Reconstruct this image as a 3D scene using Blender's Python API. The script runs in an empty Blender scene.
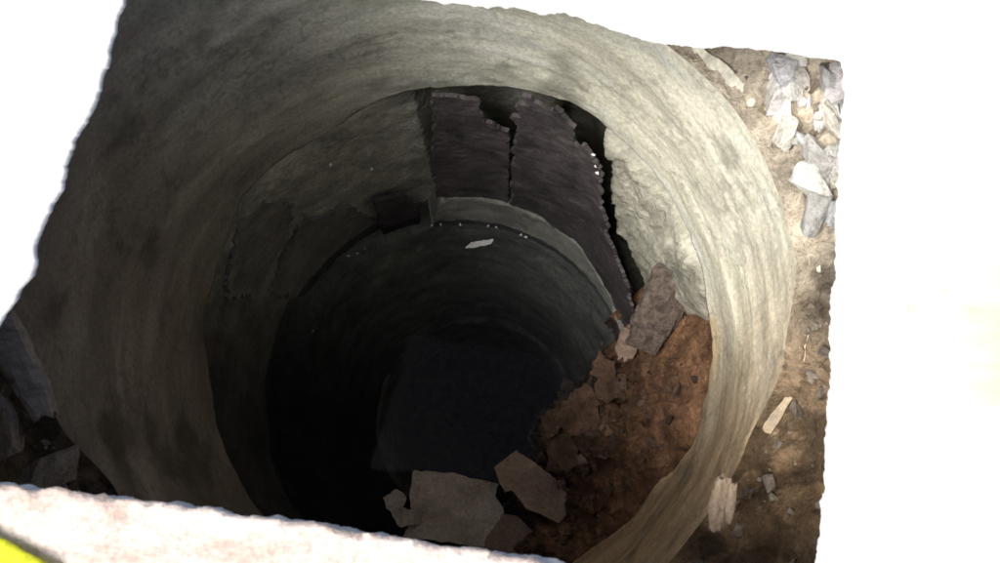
import bpy, bmesh, math, random
from mathutils import Vector, Matrix, noise, Euler
from mathutils.geometry import delaunay_2d_cdt
R=math.radians
scene=bpy.context.scene
random.seed(7)

# ------------------------------------------------------------ helpers
def sm(a,b,x):
    t=max(0,min(1,(x-a)/(b-a))); return t*t*(3-2*t)
def nz(x,y,z,s=1.0,seed=0): return noise.noise(Vector((x*s+seed*7.3,y*s+seed*3.1,z*s-seed*5.7)))
def fb(x,y,z,s=1.0,o=4,seed=0):
    v=0;a=1;t=0
    for i in range(o):
        v+=a*nz(x,y,z,s,seed+i);t+=a;a*=.55;s*=2.1
    return v/t
def interp(tab,x,per=None):
    if per:
        tab=sorted((k%per,v) for k,v in tab); x=x%per
        tab=[(tab[-1][0]-per,tab[-1][1])]+tab+[(tab[0][0]+per,tab[0][1])]
    for (a,va),(b,vb) in zip(tab,tab[1:]):
        if a<=x<=b:
            t=(x-a)/(b-a) if b>a else 0
            t=t*t*(3-2*t)
            return va+(vb-va)*t
    return tab[0][1] if x<tab[0][0] else tab[-1][1]
def link(me,name,mat,smooth=True,parent=None):
    ob=bpy.data.objects.new(name,me); scene.collection.objects.link(ob)
    if mat: me.materials.append(mat)
    if smooth:
        for p in me.polygons: p.use_smooth=True
    if parent: ob.parent=parent
    return ob
def empty(name):
    e=bpy.data.objects.new(name,None); scene.collection.objects.link(e); e.empty_display_size=.05
    return e

def material(name,c1,c2,scale=12,detail=6,rough=.85,bump=.4,bdist=.004,spots=None,attr=False,uv=None,stretch=(1,1,1),c3=None,fine=140,spec=.3,lo=.72):
    m=bpy.data.materials.new(name); m.use_nodes=True; nt=m.node_tree; N=nt.nodes; L=nt.links
    b=N['Principled BSDF']; b.inputs['Roughness'].default_value=rough
    b.inputs['Specular IOR Level'].default_value=spec
    tc=N.new('ShaderNodeTexCoord'); mp=N.new('ShaderNodeMapping'); mp.inputs['Scale'].default_value=stretch
    L.new(tc.outputs['UV' if uv else 'Object'],mp.inputs[0])
    n1=N.new('ShaderNodeTexNoise'); n1.inputs['Scale'].default_value=scale; n1.inputs['Detail'].default_value=detail; n1.inputs['Roughness'].default_value=.65
    n1.inputs['Distortion'].default_value=.4
    L.new(mp.outputs[0],n1.inputs[0])
    cr=N.new('ShaderNodeValToRGB'); cr.color_ramp.elements[0].position=.33; cr.color_ramp.elements[1].position=.68
    cr.color_ramp.elements[0].color=(*c1,1); cr.color_ramp.elements[1].color=(*c2,1)
    if c3:
        e=cr.color_ramp.elements.new(.52); e.color=(*c3,1)
    L.new(n1.outputs['Fac'],cr.inputs[0]); col=cr.outputs[0]
    n2=N.new('ShaderNodeTexNoise'); n2.inputs['Scale'].default_value=fine; n2.inputs['Detail'].default_value=4; n2.inputs['Roughness'].default_value=.7
    L.new(tc.outputs['Object'],n2.inputs[0])
    mr=N.new('ShaderNodeMapRange'); mr.inputs[1].default_value=.3; mr.inputs[2].default_value=.7; mr.inputs[3].default_value=lo; mr.inputs[4].default_value=2-lo-.06
    L.new(n2.outputs['Fac'],mr.inputs[0])
    mx=N.new('ShaderNodeMix'); mx.data_type='RGBA'; mx.blend_type='MULTIPLY'; mx.inputs[0].default_value=1
    L.new(col,mx.inputs[6]); L.new(mr.outputs[0],mx.inputs[7]); col=mx.outputs[2]
    if spots:
        v=N.new('ShaderNodeTexNoise'); v.inputs['Scale'].default_value=spots[1]; v.inputs['Detail'].default_value=3
        L.new(tc.outputs['Object'],v.inputs[0])
        r2=N.new('ShaderNodeMapRange'); r2.inputs[1].default_value=spots[2]; r2.inputs[2].default_value=spots[2]+.05
        L.new(v.outputs['Fac'],r2.inputs[0])
        mx=N.new('ShaderNodeMix'); mx.data_type='RGBA'; mx.inputs[7].default_value=(*spots[0],1)
        L.new(r2.outputs[0],mx.inputs[0]); L.new(col,mx.inputs[6]); col=mx.outputs[2]
    if attr:
        at=N.new('ShaderNodeAttribute'); at.attribute_name='Col'
        mx=N.new('ShaderNodeMix'); mx.data_type='RGBA'; mx.blend_type='MULTIPLY'; mx.inputs[0].default_value=1
        L.new(col,mx.inputs[6]); L.new(at.outputs['Color'],mx.inputs[7]); col=mx.outputs[2]
    L.new(col,b.inputs['Base Color'])
    ad=N.new('ShaderNodeMath'); ad.operation='MULTIPLY_ADD'; ad.inputs[1].default_value=.35
    L.new(n2.outputs['Fac'],ad.inputs[0]); L.new(n1.outputs['Fac'],ad.inputs[2])
    bp=N.new('ShaderNodeBump'); bp.inputs['Strength'].default_value=bump; bp.inputs['Distance'].default_value=bdist*3
    L.new(ad.outputs[0],bp.inputs['Height']); L.new(bp.outputs[0],b.inputs['Normal'])
    return m

def setcol(me,colf):
    ca=me.color_attributes.new('Col','FLOAT_COLOR','POINT')
    for k,v in enumerate(me.vertices): ca.data[k].color=(*colf(v.co),1)
def grid(name,na,nr,f,mat,colf=None,closed=False,smooth=True,parent=None):
    vs=[];fs=[]
    cols=na if closed else na+1
    for j in range(nr+1):
        for i in range(cols): vs.append(f(i/na,j/nr))
    for j in range(nr):
        for i in range(na):
            a=j*cols+i; b=j*cols+(i+1)%cols; fs.append((a,b,b+cols,a+cols))
    me=bpy.data.meshes.new(name); me.from_pydata(vs,[],fs); me.update()
    if colf: setcol(me,colf)
    return link(me,name,mat,smooth,parent)

def inside(p,poly):
    x,y=p;c=False;n=len(poly)
    for i in range(n):
        x1,y1=poly[i];x2,y2=poly[(i+1)%n]
        if (y1>y)!=(y2>y) and x<(x2-x1)*(y-y1)/(y2-y1)+x1: c=not c
    return c
def rough_outline(pts,step,jit,seed=0):
    out=[];n=len(pts)
    for i in range(n):
        a=Vector(pts[i]);b=Vector(pts[(i+1)%n]);d=b-a;L=d.length
        k=max(1,int(L/step));nm=Vector((-d.y,d.x))/max(L,1e-6)
        for j in range(k):
            t=j/k+random.uniform(-.25,.25)/k*(1 if j else 0);p=a+d*t
            w=0 if j==0 else 1
            p=p+nm*jit*(fb(p.x,p.y,seed*1.7,.2/step,4,seed)*2.4)*w+nm*random.uniform(-.12,.12)*jit*w
            out.append((p.x,p.y))
    return out
def plate(name,outline,step,jit,th,fmap,mat,seed=0,bumpy=0.0,parent=None,smooth=False,tint=None):
    o=rough_outline(outline,step,jit,seed)
    xs=[p[0] for p in o];ys=[p[1] for p in o]
    pts=list(o); g=step*1.3
    x=min(xs)
    while x<max(xs):
        y=min(ys)
        while y<max(ys):
            q=(x+random.uniform(-.3,.3)*g,y+random.uniform(-.3,.3)*g)
            if inside(q,o) and min((q[0]-a)**2+(q[1]-b)**2 for a,b in o)>(step*.6)**2: pts.append(q)
            y+=g
        x+=g
    v,e,f,_,_,_=delaunay_2d_cdt([Vector(p) for p in pts],[],[list(range(len(o)))],1,1e-7)
    n=len(v);vs=[]
    for side in (0,1):
        for p in v:
            vs.append(Vector(fmap(p.x,p.y,side)))
    fs=[tuple(t) for t in f]+[tuple(i+n for i in reversed(t)) for t in f]
    cnt={}
    for t in f:
        for a,b in zip(t,list(t[1:])+[t[0]]): cnt[(a,b)]=1
    for (a,b) in list(cnt):
        if (b,a) not in cnt: fs.append((b,a,a+n,b+n))
    if bumpy:
        for i,p in enumerate(vs):
            vs[i]=p+Vector((fb(*p,60,3,seed+1),fb(*p,60,3,seed+2),fb(*p,60,3,seed+3)))*bumpy
    me=bpy.data.meshes.new(name); me.from_pydata([tuple(p) for p in vs],[],fs); me.update()
    bm=bmesh.new();bm.from_mesh(me);bmesh.ops.recalc_face_normals(bm,faces=bm.faces);bm.to_mesh(me);bm.free()
    if tint: setcol(me,lambda co:tint)
    return link(me,name,mat,smooth,parent)

def chunk_bm(bm,c,size,rot,seed,npts=14,sub=1,rough=.12,lay=None,tint=(1,1,1)):
    rnd=random.Random(seed); b2=bmesh.new()
    for _ in range(npts):
        p=Vector([rnd.uniform(-1,1) for _ in range(3)])
        m=max(abs(x) for x in p); p=p/m*rnd.uniform(.8,1)
        b2.verts.new(p)
    r=bmesh.ops.convex_hull(b2,input=b2.verts)
    bmesh.ops.delete(b2,geom=[g for g in r['geom_interior'] if isinstance(g,bmesh.types.BMVert)],context='VERTS')
    if sub:
        bmesh.ops.subdivide_edges(b2,edges=b2.edges,cuts=2*sub,use_grid_fill=True)
    M=Matrix.Translation(c)@Euler(rot).to_matrix().to_4x4()
    mp={}
    for v in b2.verts:
        p=v.co.copy()
        d=Vector((fb(*p,1.6,3,seed+1),fb(*p,1.6,3,seed+2),fb(*p,1.6,3,seed+3)))*rough*2
        p=p+d; p=Vector((p.x*size[0],p.y*size[1],p.z*size[2]))
        nv=bm.verts.new(M@p); mp[v]=nv
        if lay: nv[lay]=(*tint,1)
    for f in b2.faces:
        try: bm.faces.new([mp[v] for v in f.verts])
        except ValueError: pass
    b2.free()
def chunks(name,lst,mat,parent=None,rough=.12,tr=(.55,1.3)):
    bm=bmesh.new(); lay=bm.verts.layers.float_color.new('Col')
    rr=random.Random(len(lst))
    for i,(c,s,r) in enumerate(lst):
        k=rr.uniform(*tr); t=(k*rr.uniform(.95,1.05),k,k*rr.uniform(.9,1.08))
        chunk_bm(bm,Vector(c),s,r,i*13+len(name),rough=rough,lay=lay,tint=t)
    me=bpy.data.meshes.new(name);bm.to_mesh(me);bm.free()
    return link(me,name,mat,False,parent)

# ------------------------------------------------------------ materials
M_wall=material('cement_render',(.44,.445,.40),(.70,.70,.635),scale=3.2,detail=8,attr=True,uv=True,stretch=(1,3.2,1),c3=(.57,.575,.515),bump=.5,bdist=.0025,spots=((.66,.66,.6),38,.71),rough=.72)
M_low=material('raw_cement',(.27,.27,.24),(.56,.555,.50),scale=11,detail=8,attr=True,bump=.9,bdist=.006,fine=90)
M_shell=material('wet_clay_lining',(.034,.031,.034),(.118,.104,.108),scale=14,bump=.5,bdist=.003,rough=.4,spots=((.2,.185,.18),60,.70),spec=.5)
M_shell2=material('grey_lining',(.13,.128,.115),(.27,.265,.235),scale=14,bump=.6,bdist=.003,rough=.7)
M_ledge=material('ledge_cement',(.20,.21,.19),(.43,.44,.40),scale=13,bump=.6,bdist=.003,rough=.45)
M_soil=material('soil',(.14,.12,.095),(.40,.36,.30),scale=14,detail=8,attr=True,bump=1,bdist=.008,fine=120,spots=((.6,.58,.53),55,.69))
M_heap=material('brown_rubble',(.070,.046,.035),(.26,.175,.125),scale=18,detail=8,attr=True,bump=1,bdist=.008,fine=110,spots=((.45,.37,.30),70,.70))
M_slab=material('white_plaster',(.80,.79,.76),(.86,.855,.84),scale=5,bump=.25,bdist=.002,attr=True,lo=.9)
M_kerb=material('pink_plaster',(.52,.38,.31),(.78,.70,.645),scale=9,detail=8,bump=.5,bdist=.004,c3=(.72,.62,.56),stretch=(1,2.2,1))
M_rock=material('pale_mortar',(.48,.46,.43),(.86,.85,.83),scale=14,detail=8,bump=.8,bdist=.006,fine=100,c3=(.74,.73,.70),attr=True)
M_grey=material('grey_old_board',(.17,.14,.115),(.38,.33,.28),scale=10,bump=.6,bdist=.004,stretch=(1,4,1))
M_tanb=material('tan_board',(.40,.32,.25),(.76,.67,.57),scale=11,detail=8,bump=.4,bdist=.002,c3=(.66,.57,.47))
M_brownb=material('brown_board',(.24,.17,.13),(.50,.38,.29),scale=11,bump=.6,bdist=.003)
M_wood=material('weathered_wood',(.085,.065,.055),(.26,.205,.175),scale=9,bump=.9,bdist=.006,stretch=(6,6,1))
M_oldw=material('old_dark_wood',(.20,.15,.11),(.45,.35,.27),scale=9,bump=.9,bdist=.006,stretch=(3,1,3))
M_wood2=material('pale_wood',(.34,.24,.16),(.60,.47,.35),scale=8,bump=.8,bdist=.004,stretch=(5,1,5))
M_white=material('white_flake',(.8,.8,.8),(.9,.9,.9),scale=20)
M_yel=material('yellow_cloth_fabric',(.62,.66,.02),(.78,.80,.05),scale=30,bump=.3,bdist=.002)
M_grav=material('gravel_stone',(.17,.14,.11),(.42,.37,.30),scale=20,bump=.8,bdist=.004,attr=True)

RIM=[(196,.03),(178,.13),(164,.235),(121,.24),(90,.23),(70,.14),(49,.07),(28,.09),(7,.085),(-7,.02),(-22,-.08),(-40,-.13),(-90,-.1),(-150,-.08)]
EDGE=[(164,-.56),(140,-.47),(117,-.45),(91,-.39),(69,-.33),(49,-.32),(25,-.35),(3,-.40),(-17,-.48),(-34,-.66),(-58,-.80),(-90,-.8),(-130,-.75),(-170,-.65)]
CRACK=[(15,-.86),(19,-.84),(30,-.80),(39,-.73),(46,-.56),(49,-.40),(54,-.33),(60,-.2),(75,.3)]
def pol(r,a,z): return (r*math.cos(a),r*math.sin(a),z)
def angd(v): return math.degrees(math.atan2(v[1],v[0]))
def dist(a,c): return abs((a-c+180)%360-180)
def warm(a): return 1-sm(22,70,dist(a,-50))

# ------------------------------------------------------------ upper concrete ring
well=empty('well_shaft')
def wallr(a,z):
    x,y=math.cos(a),math.sin(a)
    return .5+.014*fb(x,y,z,2.0,3)+.007*fb(x*1,y*1,z*9,1.6,4,5)+.003*fb(x,y,z,18,4,9)
def f_up(u,v):
    a=u*2*math.pi;d=math.degrees(a)
    zt=interp(RIM,d,360)+.018*fb(math.cos(a),math.sin(a),0,7,5,3)
    zb=interp(EDGE,d,360)+.020*fb(math.cos(a),math.sin(a),0,7,6,8)
    if v<.9:
        z=zt+(zb-zt)*(v/.9); r=wallr(a,z)
        if v<.06: r+=.022*(1-v/.06)**2
    else:
        z=zb
        r=wallr(a,zb)+(v-.9)/.1*.07
        if v>.92: z=zb+.004
    return pol(r,a,z)
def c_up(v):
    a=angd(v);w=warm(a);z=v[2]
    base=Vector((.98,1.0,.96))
    left=1-sm(50,145,dist(a,225)); base=base.lerp(Vector((.32,.262,.238)),left*.97)  # brown staining, with the left wall's shade also put into the tint
    right=1-sm(30,75,dist(a,18)); base=base.lerp(Vector((1.25,1.22,1.12)),right)  # sunlit side: its extra brightness is put into the wall colour
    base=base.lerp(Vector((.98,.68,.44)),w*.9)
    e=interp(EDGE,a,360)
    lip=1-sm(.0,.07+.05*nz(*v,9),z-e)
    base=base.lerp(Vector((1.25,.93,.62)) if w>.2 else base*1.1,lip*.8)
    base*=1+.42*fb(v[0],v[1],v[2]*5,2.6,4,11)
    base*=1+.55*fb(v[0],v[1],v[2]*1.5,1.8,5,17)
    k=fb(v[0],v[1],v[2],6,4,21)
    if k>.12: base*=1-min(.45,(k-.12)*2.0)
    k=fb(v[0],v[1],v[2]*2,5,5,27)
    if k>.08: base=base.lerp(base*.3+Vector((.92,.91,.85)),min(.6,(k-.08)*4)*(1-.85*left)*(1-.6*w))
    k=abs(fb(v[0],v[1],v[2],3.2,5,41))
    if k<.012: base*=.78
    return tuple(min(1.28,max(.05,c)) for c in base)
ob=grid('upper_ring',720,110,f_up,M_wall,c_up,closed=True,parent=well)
me=ob.data;ul=me.uv_layers.new(name='UVMap')
for p in me.polygons:
    aa=[math.atan2(me.vertices[i].co.x,me.vertices[i].co.y) for i in p.vertices]
    mxa=max(aa)
    for li,vi in zip(p.loop_indices,p.vertices):
        co=me.vertices[vi].co; a=math.atan2(co.x,co.y)
        if mxa-a>math.pi: a+=2*math.pi
        ul.data[li].uv=(a*.5,co.z)

# ------------------------------------------------------------ lower broken wall, continues under water
def f_lo(u,v):
    a=u*2*math.pi;d=math.degrees(a);x,y=math.cos(a),math.sin(a)
    zt=interp(EDGE,d,360)+.06
    z=zt+(-2.8-zt)*(v**1.6)
    r=.526+.018*fb(x,y,z*1.3,3.5,5,31)+.01*abs(fb(x,y,z*2,9,3,33))
    r-=.016*(1-sm(35,60,dist(d,150)))
    r+=.030*(1-sm(16,22,dist(d,76)))*(z>-1.15)
    if 8<d<66:
        zc=interp(CRACK,d); gap=sm(-.045,.0,z-zc+.03*fb(x,y,z,10,4,3))
        sh=sm(8,16,d)
        r+=sh*(.05*(1-gap)-(.036+.022*fb(x,y,z,7,5,44)+.018*abs(fb(x,y,z,16,4,46)))*gap*sm(0,.05,zt-.06-z))*(1 if z>-1.1 else 0)
    if z<-1.3: r-=.03+.05*sm(-1.3,-2.6,z)
    return pol(r,a,z)
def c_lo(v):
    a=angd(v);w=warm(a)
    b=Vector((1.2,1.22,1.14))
    left=1-sm(20,95,dist(a,213)); b=b.lerp(Vector((.11,.11,.12)),left**.7)  # left side's deep shade painted into the vertex colour
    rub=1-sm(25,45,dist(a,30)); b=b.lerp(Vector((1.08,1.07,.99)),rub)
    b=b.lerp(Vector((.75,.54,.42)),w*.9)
    if 8<a<97 and v[2]>-1.14:  # hollow behind the tiles: its shade is darkened into the tint
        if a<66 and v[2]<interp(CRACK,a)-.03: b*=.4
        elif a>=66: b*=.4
    if v[2]<-1.14: b*=1.7-left  # submerged part lightened, standing in for reflections on the water
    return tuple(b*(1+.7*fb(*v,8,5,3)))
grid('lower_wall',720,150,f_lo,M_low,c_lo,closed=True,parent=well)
def f_ring(u,v):
    a=u*2*math.pi;x,y=math.cos(a),math.sin(a)
    prof=[(.54,-2.66),(.47,-2.68),(.43,-2.69),(.425,-2.71),(.42,-2.9),(.42,-3.5)]
    t=v*(len(prof)-1);i=min(int(t),len(prof)-2);t-=i
    r=prof[i][0]+(prof[i+1][0]-prof[i][0])*t; z=prof[i][1]+(prof[i+1][1]-prof[i][1])*t
    r+=.05*fb(x,y,z*.3,3,4,51)
    return pol(r,a,z+.03*fb(x,y,z,6,3,3))
grid('reflection_ring',200,30,f_ring,M_tanb,closed=True,parent=well)  # added underwater ring, standing in for shapes reflected by the water
def f_bed(u,v): return pol(.6*v,u*2*math.pi,-3.4+.02*fb(v,u*6,0,3,3))
grid('bed',60,12,f_bed,M_heap,lambda v:(.6,.6,.6),closed=True,parent=well)

# ------------------------------------------------------------ ledge just above the water
def f_led(u,v):
    d=16+(100-16)*u;a=R(d);x,y=math.cos(a),math.sin(a)
    zt=interp([(10,-1.10),(24,-1.08),(32,-1.03),(50,-.945),(70,-.925),(92,-.925),(95,-.96),(100,-1.12)],d)+.012*fb(x,y,0,12,5,2)
    prof=[(.52,zt-.005),(.475,zt),(.462,zt-.004),(.455,zt-.018),(.453,min(zt-.02,-1.10)),(.46,-1.2)]
    t=v*5;i=min(int(t),4);t-=i
    r=prof[i][0]+(prof[i+1][0]-prof[i][0])*t; z=prof[i][1]+(prof[i+1][1]-prof[i][1])*t
    return pol(r+.006*fb(x,y,z,12,4,6),a,z)
grid('ledge',260,40,f_led,M_ledge,parent=well)

# ------------------------------------------------------------ broken lining tiles
def shell(name,outl,r,th,mat,seed,jit=.006):
    o=[(R(a)*r,z) for a,z in outl]
    def fm(u,v,side):
        a=u/r; rr=r+side*th+.008*fb(u,v,0,9,3,seed)
        return pol(rr,a,v)
    return plate(name,o,.005,jit,th,fm,mat,seed,bumpy=.0025)
shell('lining_tile',[(92,-.335),(82,-.34),(80.5,-.43),(74,-.46),(73.2,-.94),(96.5,-.94)],.459,.009,M_shell,1)
shell('lining_tile',[(72.3,-.325),(69,-.262),(66,-.285),(62,-.268),(60,-.29),(57,-.37),(54,-.35),(49,-.42),(46,-.57),(43,-.63),(39,-.735),(33,-.79),(30,-.81),(24,-.87),(19,-.93),(18,-1.08),(28,-1.08),(41,-1.01),(57,-.965),(72.3,-.945)],.457,.009,M_shell,2,jit=.013)
shell('lining_tile',[(147,-.54),(139,-.57),(134,-.68),(141,-.80),(158,-.86),(163,-.68)],.504,.010,M_shell2,3,jit=.014)
shell('lining_tile',[(115,-.91),(106,-.93),(104,-1.0),(104,-1.2),(117,-1.2)],.478,.012,M_shell,4)
shell('lining_tile',[(136,-.82),(122,-.92),(117,-1.2),(150,-1.2),(156,-.93)],.500,.010,M_shell2,5,jit=.012)

# ------------------------------------------------------------ water
def f_w(u,v): return pol(.60*v,u*2*math.pi,-1.14)
mw=bpy.data.materials.new('dark_water');mw.use_nodes=True;nt=mw.node_tree;N=nt.nodes;L=nt.links
N.remove(N['Principled BSDF'])
out=N['Material Output'];tr=N.new('ShaderNodeBsdfTransparent');tr.inputs[0].default_value=(.80,.84,.87,1)
gl=N.new('ShaderNodeBsdfGlossy');gl.inputs['Roughness'].default_value=.03;gl.inputs[0].default_value=(.9,.9,.9,1)
df=N.new('ShaderNodeBsdfDiffuse');df.inputs[0].default_value=(.032,.035,.045,1)
m0=N.new('ShaderNodeMixShader');m0.inputs[0].default_value=.28
fr=N.new('ShaderNodeFresnel');fr.inputs[0].default_value=1.17
nn=N.new('ShaderNodeTexNoise');nn.inputs['Scale'].default_value=5;bp=N.new('ShaderNodeBump');bp.inputs['Strength'].default_value=.05;bp.inputs['Distance'].default_value=.02
L.new(nn.outputs['Fac'],bp.inputs['Height']);L.new(bp.outputs[0],gl.inputs['Normal'])
m1=N.new('ShaderNodeMixShader')
L.new(tr.outputs[0],m0.inputs[1]);L.new(df.outputs[0],m0.inputs[2])
L.new(fr.outputs[0],m1.inputs[0]);L.new(m0.outputs[0],m1.inputs[1]);L.new(gl.outputs[0],m1.inputs[2]);L.new(m1.outputs[0],out.inputs[0])
grid('water',96,6,f_w,mw,closed=True)

# ------------------------------------------------------------ rubble heap on the south-east side
HEAPI=[(-120,.46),(-100,.44),(-85,.42),(-70,.37),(-60,.31),(-45,.27),(-30,.23),(-20,.235),(-5,.29),(6,.34),(12,.39),(18,.45)]
def f_heap(u,v):
    d=-125+150*u;a=R(d);x,y=math.cos(a),math.sin(a)
    ri=interp(HEAPI,d)+.07*fb(x,y,0,9,5,61)
    ro=.555; zt=interp(EDGE,d,360)-.06+.05*sm(-60,-10,d)-.35*sm(2,24,d)-.22*sm(-58,-78,d)
    r=ri+(ro-ri)*v
    k=.36*sm(0,.2,v)+.64*sm(.12,1,v)
    z=-1.22+(zt+1.22)*k
    px,py=r*x,r*y
    env=sm(0,.08,v)*(1-.8*sm(.4,.9,v))
    z+=env*(.08*fb(px,py,0,9,6,63)+.07*(.5-abs(fb(px,py,.4,14,5,65))*2.4))
    z+=env*.020*noise.cell(Vector((px*34,py*34,3)))
    z+=.014*fb(px,py,0,60,4,5)
    return (px+.008*fb(px,py,0,40,2),py+.008*fb(px,py,5,40,2),z)
def c_heap(v):
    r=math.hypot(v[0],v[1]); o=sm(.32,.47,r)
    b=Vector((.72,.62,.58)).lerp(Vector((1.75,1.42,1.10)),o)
    return tuple(b*(1+1.2*fb(*v,11,5,7)))
heap=empty('rubble_heap')
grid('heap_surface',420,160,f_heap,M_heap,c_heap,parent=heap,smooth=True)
def heapz(a,r):
    ri=interp(HEAPI,a); v=max(0,min(1,(r-ri)/(.555-ri)))
    return f_heap((a+125)/150,v)[2]
rnd=random.Random(5);lst=[]
for i in range(460):
    a=rnd.uniform(-78,8);ri=interp(HEAPI,a);q=rnd.uniform(.0,1)**1.6;r=ri+(.5-ri)*q
    s=rnd.choice([.003,.004,.005,.007,.010,.014,.020])*rnd.uniform(.7,1.3)*(1-.55*q)
    z=heapz(a,r)
    lst.append((pol(r,R(a),z+s*.1),(s*rnd.uniform(.8,1.7),s,s*rnd.uniform(.4,.8)),(rnd.uniform(-.7,.7),rnd.uniform(-.7,.7),rnd.uniform(0,6))))
chunks('rubble_chunks',lst,M_heap,parent=heap,tr=(.5,1.5))
def board(name,outl,z,tilt,th,mat,seed,jit=.006,parent=None,bumpy=.002,step=.006,tint=None):
    cx=sum(p[0] for p in outl)/len(outl);cy=sum(p[1] for p in outl)/len(outl)
    def fm(u,v,side): return (u,v,z+(u-cx)*tilt[0]+(v-cy)*tilt[1]-side*th+.003*fb(u,v,0,14,2,seed))
    return plate(name,outl,step,jit,th,fm,mat,seed,bumpy=bumpy,parent=parent,tint=tint)
T=(.9,.82,.78)
board('broken_tile',[(.345,.075),(.360,.03),(.385,.035),(.375,-.01),(.40,-.03),(.36,-.07),(.335,-.05),(.34,-.01),(.320,0),(.335,.033)],-.84,(.5,.3),.02,M_heap,21,jit=.010,tint=T)
board('broken_tile',[(.205,-.095),(.225,-.07),(.25,-.085),(.275,-.055),(.31,-.02),(.33,-.04),(.345,-.07),(.33,-.13),(.27,-.15),(.255,-.12),(.225,-.15),(.21,-.13)],-.90,(.5,-.2),.02,M_heap,22,jit=.010,tint=T)
board('broken_tile',[(.215,-.14),(.26,-.12),(.30,-.16),(.29,-.21),(.25,-.22),(.225,-.19)],-.92,(.3,-.4),.02,M_heap,27,jit=.010,tint=(.7,.65,.62))
board('board_fragment',[(-.108,-.222),(.004,-.232),(.108,-.256),(.098,-.285),(.120,-.325),(.07,-.41),(-.135,-.385),(-.112,-.33),(-.120,-.29)],-1.08,(.05,.08),.012,M_tanb,23,jit=.003,bumpy=.0006)
board('board_fragment',[(-.185,-.29),(-.15,-.268),(-.125,-.29),(-.135,-.315),(-.09,-.325),(-.085,-.35),(-.14,-.36),(-.16,-.33)],-1.068,(.1,0),.012,M_tanb,24,jit=.005,bumpy=.001)
board('board_fragment',[(.095,-.215),(.15,-.172),(.22,-.222),(.305,-.29),(.25,-.345),(.17,-.31),(.14,-.27),(.12,-.275)],-.99,(.25,-.15),.014,M_brownb,25,jit=.003,bumpy=.001)
board('board_fragment',[(.115,-.33),(.155,-.335),(.2,-.38),(.19,-.44),(.08,-.46),(.07,-.40)],-1.07,(.15,.2),.02,M_brownb,26,jit=.005)

def stick(name,p0,p1,w,t,mat,seed,parent=None,n=26,m=16,jag=.02):
    p0=Vector(p0);p1=Vector(p1);ax=(p1-p0);Ln=ax.length;ax.normalize()
    up=Vector((0,0,1)); s=ax.cross(up).normalized();up=s.cross(ax)
    vs=[];fs=[]
    for i in range(n+1):
        tt=i/n
        for j in range(m):
            an=2*math.pi*j/m;c,sn=math.cos(an),math.sin(an)
            k=(abs(c)**4+abs(sn)**4)**-.25
            ww=w*(1-.3*sm(.75,1,tt)-.25*sm(.2,0,tt)+.2*fb(tt*4,c*2,seed,1.5,3,seed))
            end=(jag*fb(c*2,sn*2,seed,2.2,3,seed)*2) if i in(0,n) else 0
            p=p0+ax*(Ln*tt+end)+s*(c*k*ww)+up*(sn*k*t)
            q=Vector((c*3,sn*3,tt*2)); p+= (s*c+up*sn)*(.14*w*fb(*q,2.0,4,seed)*2)
            vs.append(tuple(p))
    for i in range(n):
        for j in range(m):
            fs.append((i*m+j,i*m+(j+1)%m,(i+1)*m+(j+1)%m,(i+1)*m+j))
    fs.append(tuple(reversed(range(m))));fs.append(tuple(range(n*m,n*m+m)))
    me=bpy.data.meshes.new(name);me.from_pydata(vs,[],fs);me.update()
    return link(me,name,mat,False,parent)
stick('broken_wood_block',(.482,.195,-.56),(.412,.045,-.66),.046,.022,M_wood,3)
stick('broken_wood_block',(.405,.085,-.76),(.395,.035,-.80),.024,.014,M_brownb,4)

# ------------------------------------------------------------ ground
RS=[.495,.505,.515,.53,.545,.56,.58,.60,.62,.64,.67,.70,.75,.85,1.0,1.3,1.8,3,6,12,30,80]
def f_soil(u,v):
    a=u*2*math.pi;x,y=math.cos(a),math.sin(a)
    t=v*88; j=t/4; i=min(int(j),len(RS)-2); r=RS[i]+(RS[i+1]-RS[i])*(j-i)
    zr=interp(RIM,math.degrees(a),360)
    k=sm(.50,.68,r)
    z=zr-.004+(.20-zr)*k
    amp=sm(.5,.53,r)*(1-.8*sm(.66,.8,r))
    z+=amp*(.036*fb(x*r,y*r,0,16,5,71)+.026*fb(x*r,y*r,0,50,4,72))
    z=min(z,.215 if r>.7 else .24)
    if r>6: z+=.3*fb(x*r,y*r,0,.05,3)*sm(6,20,r)
    return (x*r,y*r,z)
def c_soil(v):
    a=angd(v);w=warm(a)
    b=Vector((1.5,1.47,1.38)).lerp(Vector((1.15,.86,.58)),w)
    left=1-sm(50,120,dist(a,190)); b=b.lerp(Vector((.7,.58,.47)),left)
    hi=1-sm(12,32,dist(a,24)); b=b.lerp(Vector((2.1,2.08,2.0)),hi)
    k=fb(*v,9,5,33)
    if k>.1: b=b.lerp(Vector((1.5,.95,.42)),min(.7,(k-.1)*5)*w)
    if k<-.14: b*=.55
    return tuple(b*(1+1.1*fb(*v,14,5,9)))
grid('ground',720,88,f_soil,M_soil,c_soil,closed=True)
lst=[]
for i in range(320):
    a=rnd.uniform(-50,50) if i<240 else rnd.uniform(185,215)
    r=rnd.uniform(.515,.66); s=rnd.choice([.002,.003,.004,.006,.009])
    k=sm(.50,.68,r); zr=interp(RIM,a,360); z=zr+(.2-zr)*k
    lst.append((pol(r,R(a),z+s*.3),(s*rnd.uniform(.8,1.6),s,s*.7),(rnd.uniform(-.6,.6),rnd.uniform(-.6,.6),rnd.uniform(0,6))))
chunks('gravel',lst,M_grav)

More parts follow.
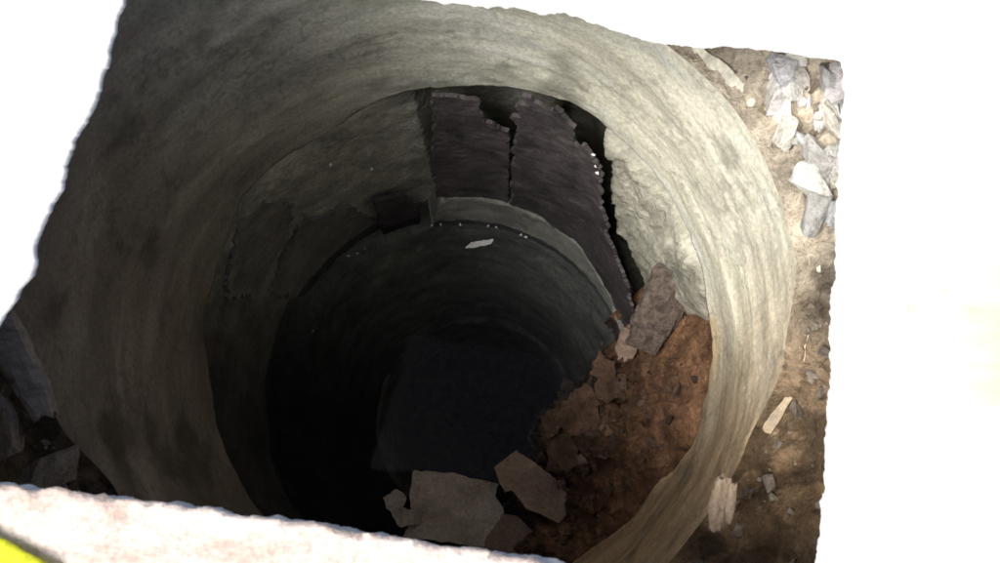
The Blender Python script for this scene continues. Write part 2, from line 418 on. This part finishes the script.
lst=[];r9=random.Random(11)
for i in range(90):
    x=r9.uniform(.475,.60);y=r9.uniform(.10,.31)
    if x<.47+(.23-y)*.28 and y<.23: continue
    s=r9.choice([.009,.013,.018,.026,.034])
    rr_=math.hypot(x,y)
    lst.append(((x,y,.10+.10*sm(.53,.66,rr_)+.01),(s,s*r9.uniform(.35,.6),s*.55),(r9.uniform(-.35,.35),r9.uniform(-.35,.35),1.6+r9.uniform(-.6,.6))))
chunks('broken_mortar',lst,M_rock,rough=.10,tr=(.6,1.1))
stick('wood_splinter',(.398,-.225,.03),(.386,-.290,.02),.012,.008,M_wood2,9,jag=.006)
stick('wood_splinter',(.407,-.232,.035),(.399,-.280,.03),.006,.007,M_wood2,12,jag=.006)
stick('wooden_plank',(-.522,.02,.15),(-.445,-.15,.10),.020,.012,M_grey,14,jag=.01)
stick('wooden_plank',(-.56,-.06,.13),(-.49,-.20,.10),.030,.012,M_oldw,15,jag=.01)
chunks('broken_brick',[((-.435,-.215,.09),(.038,.022,.018),(.1,.1,.45))],M_oldw,rough=.06)

# ------------------------------------------------------------ white slab with the rough opening
HOLE=[(-.292,.348),(-.304,.292),(-.316,.221),(-.325,.174),(-.337,.134),(-.351,.079),(-.366,.024),(-.373,-.018),(-.386,-.044),(-.406,-.086),(-.441,-.205),(-.439,-.216),(-.379,-.226),(-.280,-.238),(-.182,-.250),(-.084,-.262),(.013,-.278),(.110,-.292),(.206,-.308),(.41,-.335),(.415,-.302),(.424,-.243),(.436,-.166),(.447,-.075),(.464,.062),(.479,.174),(.483,.221),
(.436,.227),(.393,.233),(.328,.239),(.285,.244),(.220,.262),(.178,.275),(.11,.284),(.035,.292),(-.106,.316)]
def resample(poly,n):
    L=[];tot=0;P=[Vector(p) for p in poly]
    for i in range(len(P)):
        l=(P[(i+1)%len(P)]-P[i]).length;L.append(l);tot+=l
    out=[];i=0;acc=0
    for k in range(n):
        s=tot*k/n
        while s>acc+L[i]: acc+=L[i];i+=1
        out.append(P[i].lerp(P[(i+1)%len(P)],(s-acc)/L[i]))
    return out
NH=1600;H=resample(HOLE,NH);C0=Vector((.05,.02))
H=[p+(p-C0).normalized()*(.007*fb(p.x,p.y,0,12,3,80)+.008*fb(p.x,p.y,0,55,6,81)) for p in H]
ZT,ZB=.30,.268
vs=[];fs=[]
def outer(p):
    d=(p-C0); k=3.0/max(abs(d.x),abs(d.y)); return C0+d*k
# the broken edge is undercut: the soffit starts further out than the top arris
prof=[('b',3.0),('b',1.2),('b',.4),('b',.12),('b',.036),('m',.012),('t',0),('t',.008),('t',.02),('t',.05),('t',.08),('t',.11),('t',.14),('t',.17),('t',.2),('t',.24),('t',.3),('t',.6),('t',1.2),('t',3.0)]
for kind,t in prof:
    for i,p in enumerate(H):
        d=(outer(p)-p);ln=d.length
        q=p+d*(t/3.0) if t>=.3 else p+d/ln*t
        if kind=='b': z=ZB+.003*fb(q.x,q.y,0,20,2)
        elif kind=='m': z=ZT-.012
        else: z=ZT+.003*fb(q.x,q.y,0,8,4,90)-(.002 if t==0 else 0)+.002*fb(q.x,q.y,0,50,2)
        vs.append((q.x,q.y,z))
for l in range(len(prof)-1):
    for i in range(NH):
        a=l*NH+i;b=l*NH+(i+1)%NH; fs.append((a,b,b+NH,a+NH))
me=bpy.data.meshes.new('floor_slab');me.from_pydata(vs,[],fs);me.update()
bm=bmesh.new();bm.from_mesh(me);bmesh.ops.recalc_face_normals(bm,faces=bm.faces);bm.to_mesh(me);bm.free()
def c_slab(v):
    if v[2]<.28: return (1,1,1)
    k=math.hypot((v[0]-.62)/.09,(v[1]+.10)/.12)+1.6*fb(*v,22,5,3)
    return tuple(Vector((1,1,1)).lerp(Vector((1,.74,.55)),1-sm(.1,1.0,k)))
setcol(me,c_slab)
link(me,'floor_slab',M_slab)

NEAR=[(-.62,-.205),(-.439,-.216),(-.379,-.226),(-.28,-.238),(-.182,-.25),(-.084,-.262),(.013,-.278),(.11,-.292),(.206,-.308),(.42,-.335),(.42,-.40),(.0,-.345),(-.3,-.30),(-.62,-.26)]
def fmN(u,v,side):
    return (u,v-side*.010,.312-side*.014+.006*fb(u*.4,v*3,0,12,4,5))
plate('plastered_board',NEAR,.007,.004,.016,fmN,M_kerb,33,bumpy=.002,smooth=True)
def fy(u,v,side): return (u,v,.326+.006*fb(u,v,0,18,2,4)-side*.004)
plate('yellow_cloth',[(-.45,-.240),(-.362,-.276),(-.312,-.300),(-.27,-.36),(-.45,-.42)],.008,.002,.004,fy,M_yel,35,smooth=True)

board('floating_flake',[(.014,.373),(.03,.388),(.06,.392),(.092,.398),(.085,.384),(.06,.378),(.035,.372)],-1.128,(0,0),.004,M_white,40,jit=.002,step=.004,bumpy=.001)
lst=[]
for a,z,r in [(121,-.60,.5),(112,-.70,.49),(50,-.40,.46),(49,-.42,.46),(131,-1.13,.47),(100,-1.13,.45),(97,-1.135,.45),(80,-1.135,.45),(77,-1.135,.45),(68,-1.135,.45),(66,-1.135,.45),(125,-1.13,.46),(160,-1.12,.42),(52,-.38,.47),(128,-1.13,.46),(90,-1.135,.447)]:
    s=rnd.uniform(.0018,.0035); lst.append((pol(r-.006,R(a),z),(s*1.6,s,s),(0,0,rnd.uniform(0,3))))
chunks('white_flakes',lst,M_white)

# ------------------------------------------------------------ light
w=bpy.data.worlds.new('World');scene.world=w;w.use_nodes=True;nt=w.node_tree
sky=nt.nodes.new('ShaderNodeTexSky');sky.sky_type='NISHITA';sky.sun_disc=False
sky.air_density=.7;sky.dust_density=4.0;sky.ozone_density=.5
tosun=Vector((-.56,-.35,1)).normalized()
el=math.asin(tosun.z);az=math.atan2(tosun.x,tosun.y)
sky.sun_elevation=el;sky.sun_rotation=az
bg=nt.nodes['Background'];bg.inputs['Strength'].default_value=.15
nt.links.new(sky.outputs[0],bg.inputs[0])
sl=bpy.data.lights.new('sun','SUN');sl.energy=5;sl.angle=R(40);sl.color=(1,.97,.91)
so=bpy.data.objects.new('sun',sl);scene.collection.objects.link(so)
so.rotation_euler=tosun.to_track_quat('Z','Y').to_euler();so.location=tosun*5

cd=bpy.data.cameras.new('camera');cam=bpy.data.objects.new('camera',cd);scene.collection.objects.link(cam)
cam.location=(.11,-.21,1.17);cam.rotation_euler=(R(12),0,0)
cd.sensor_width=36;cd.lens=36*.866;cd.clip_start=.01;cd.clip_end=500
cd.dof.use_dof=True;cd.dof.focus_distance=1.8;cd.dof.aperture_fstop=9
scene.camera=cam
scene.view_settings.view_transform='Standard';scene.view_settings.look='None';scene.view_settings.exposure=0
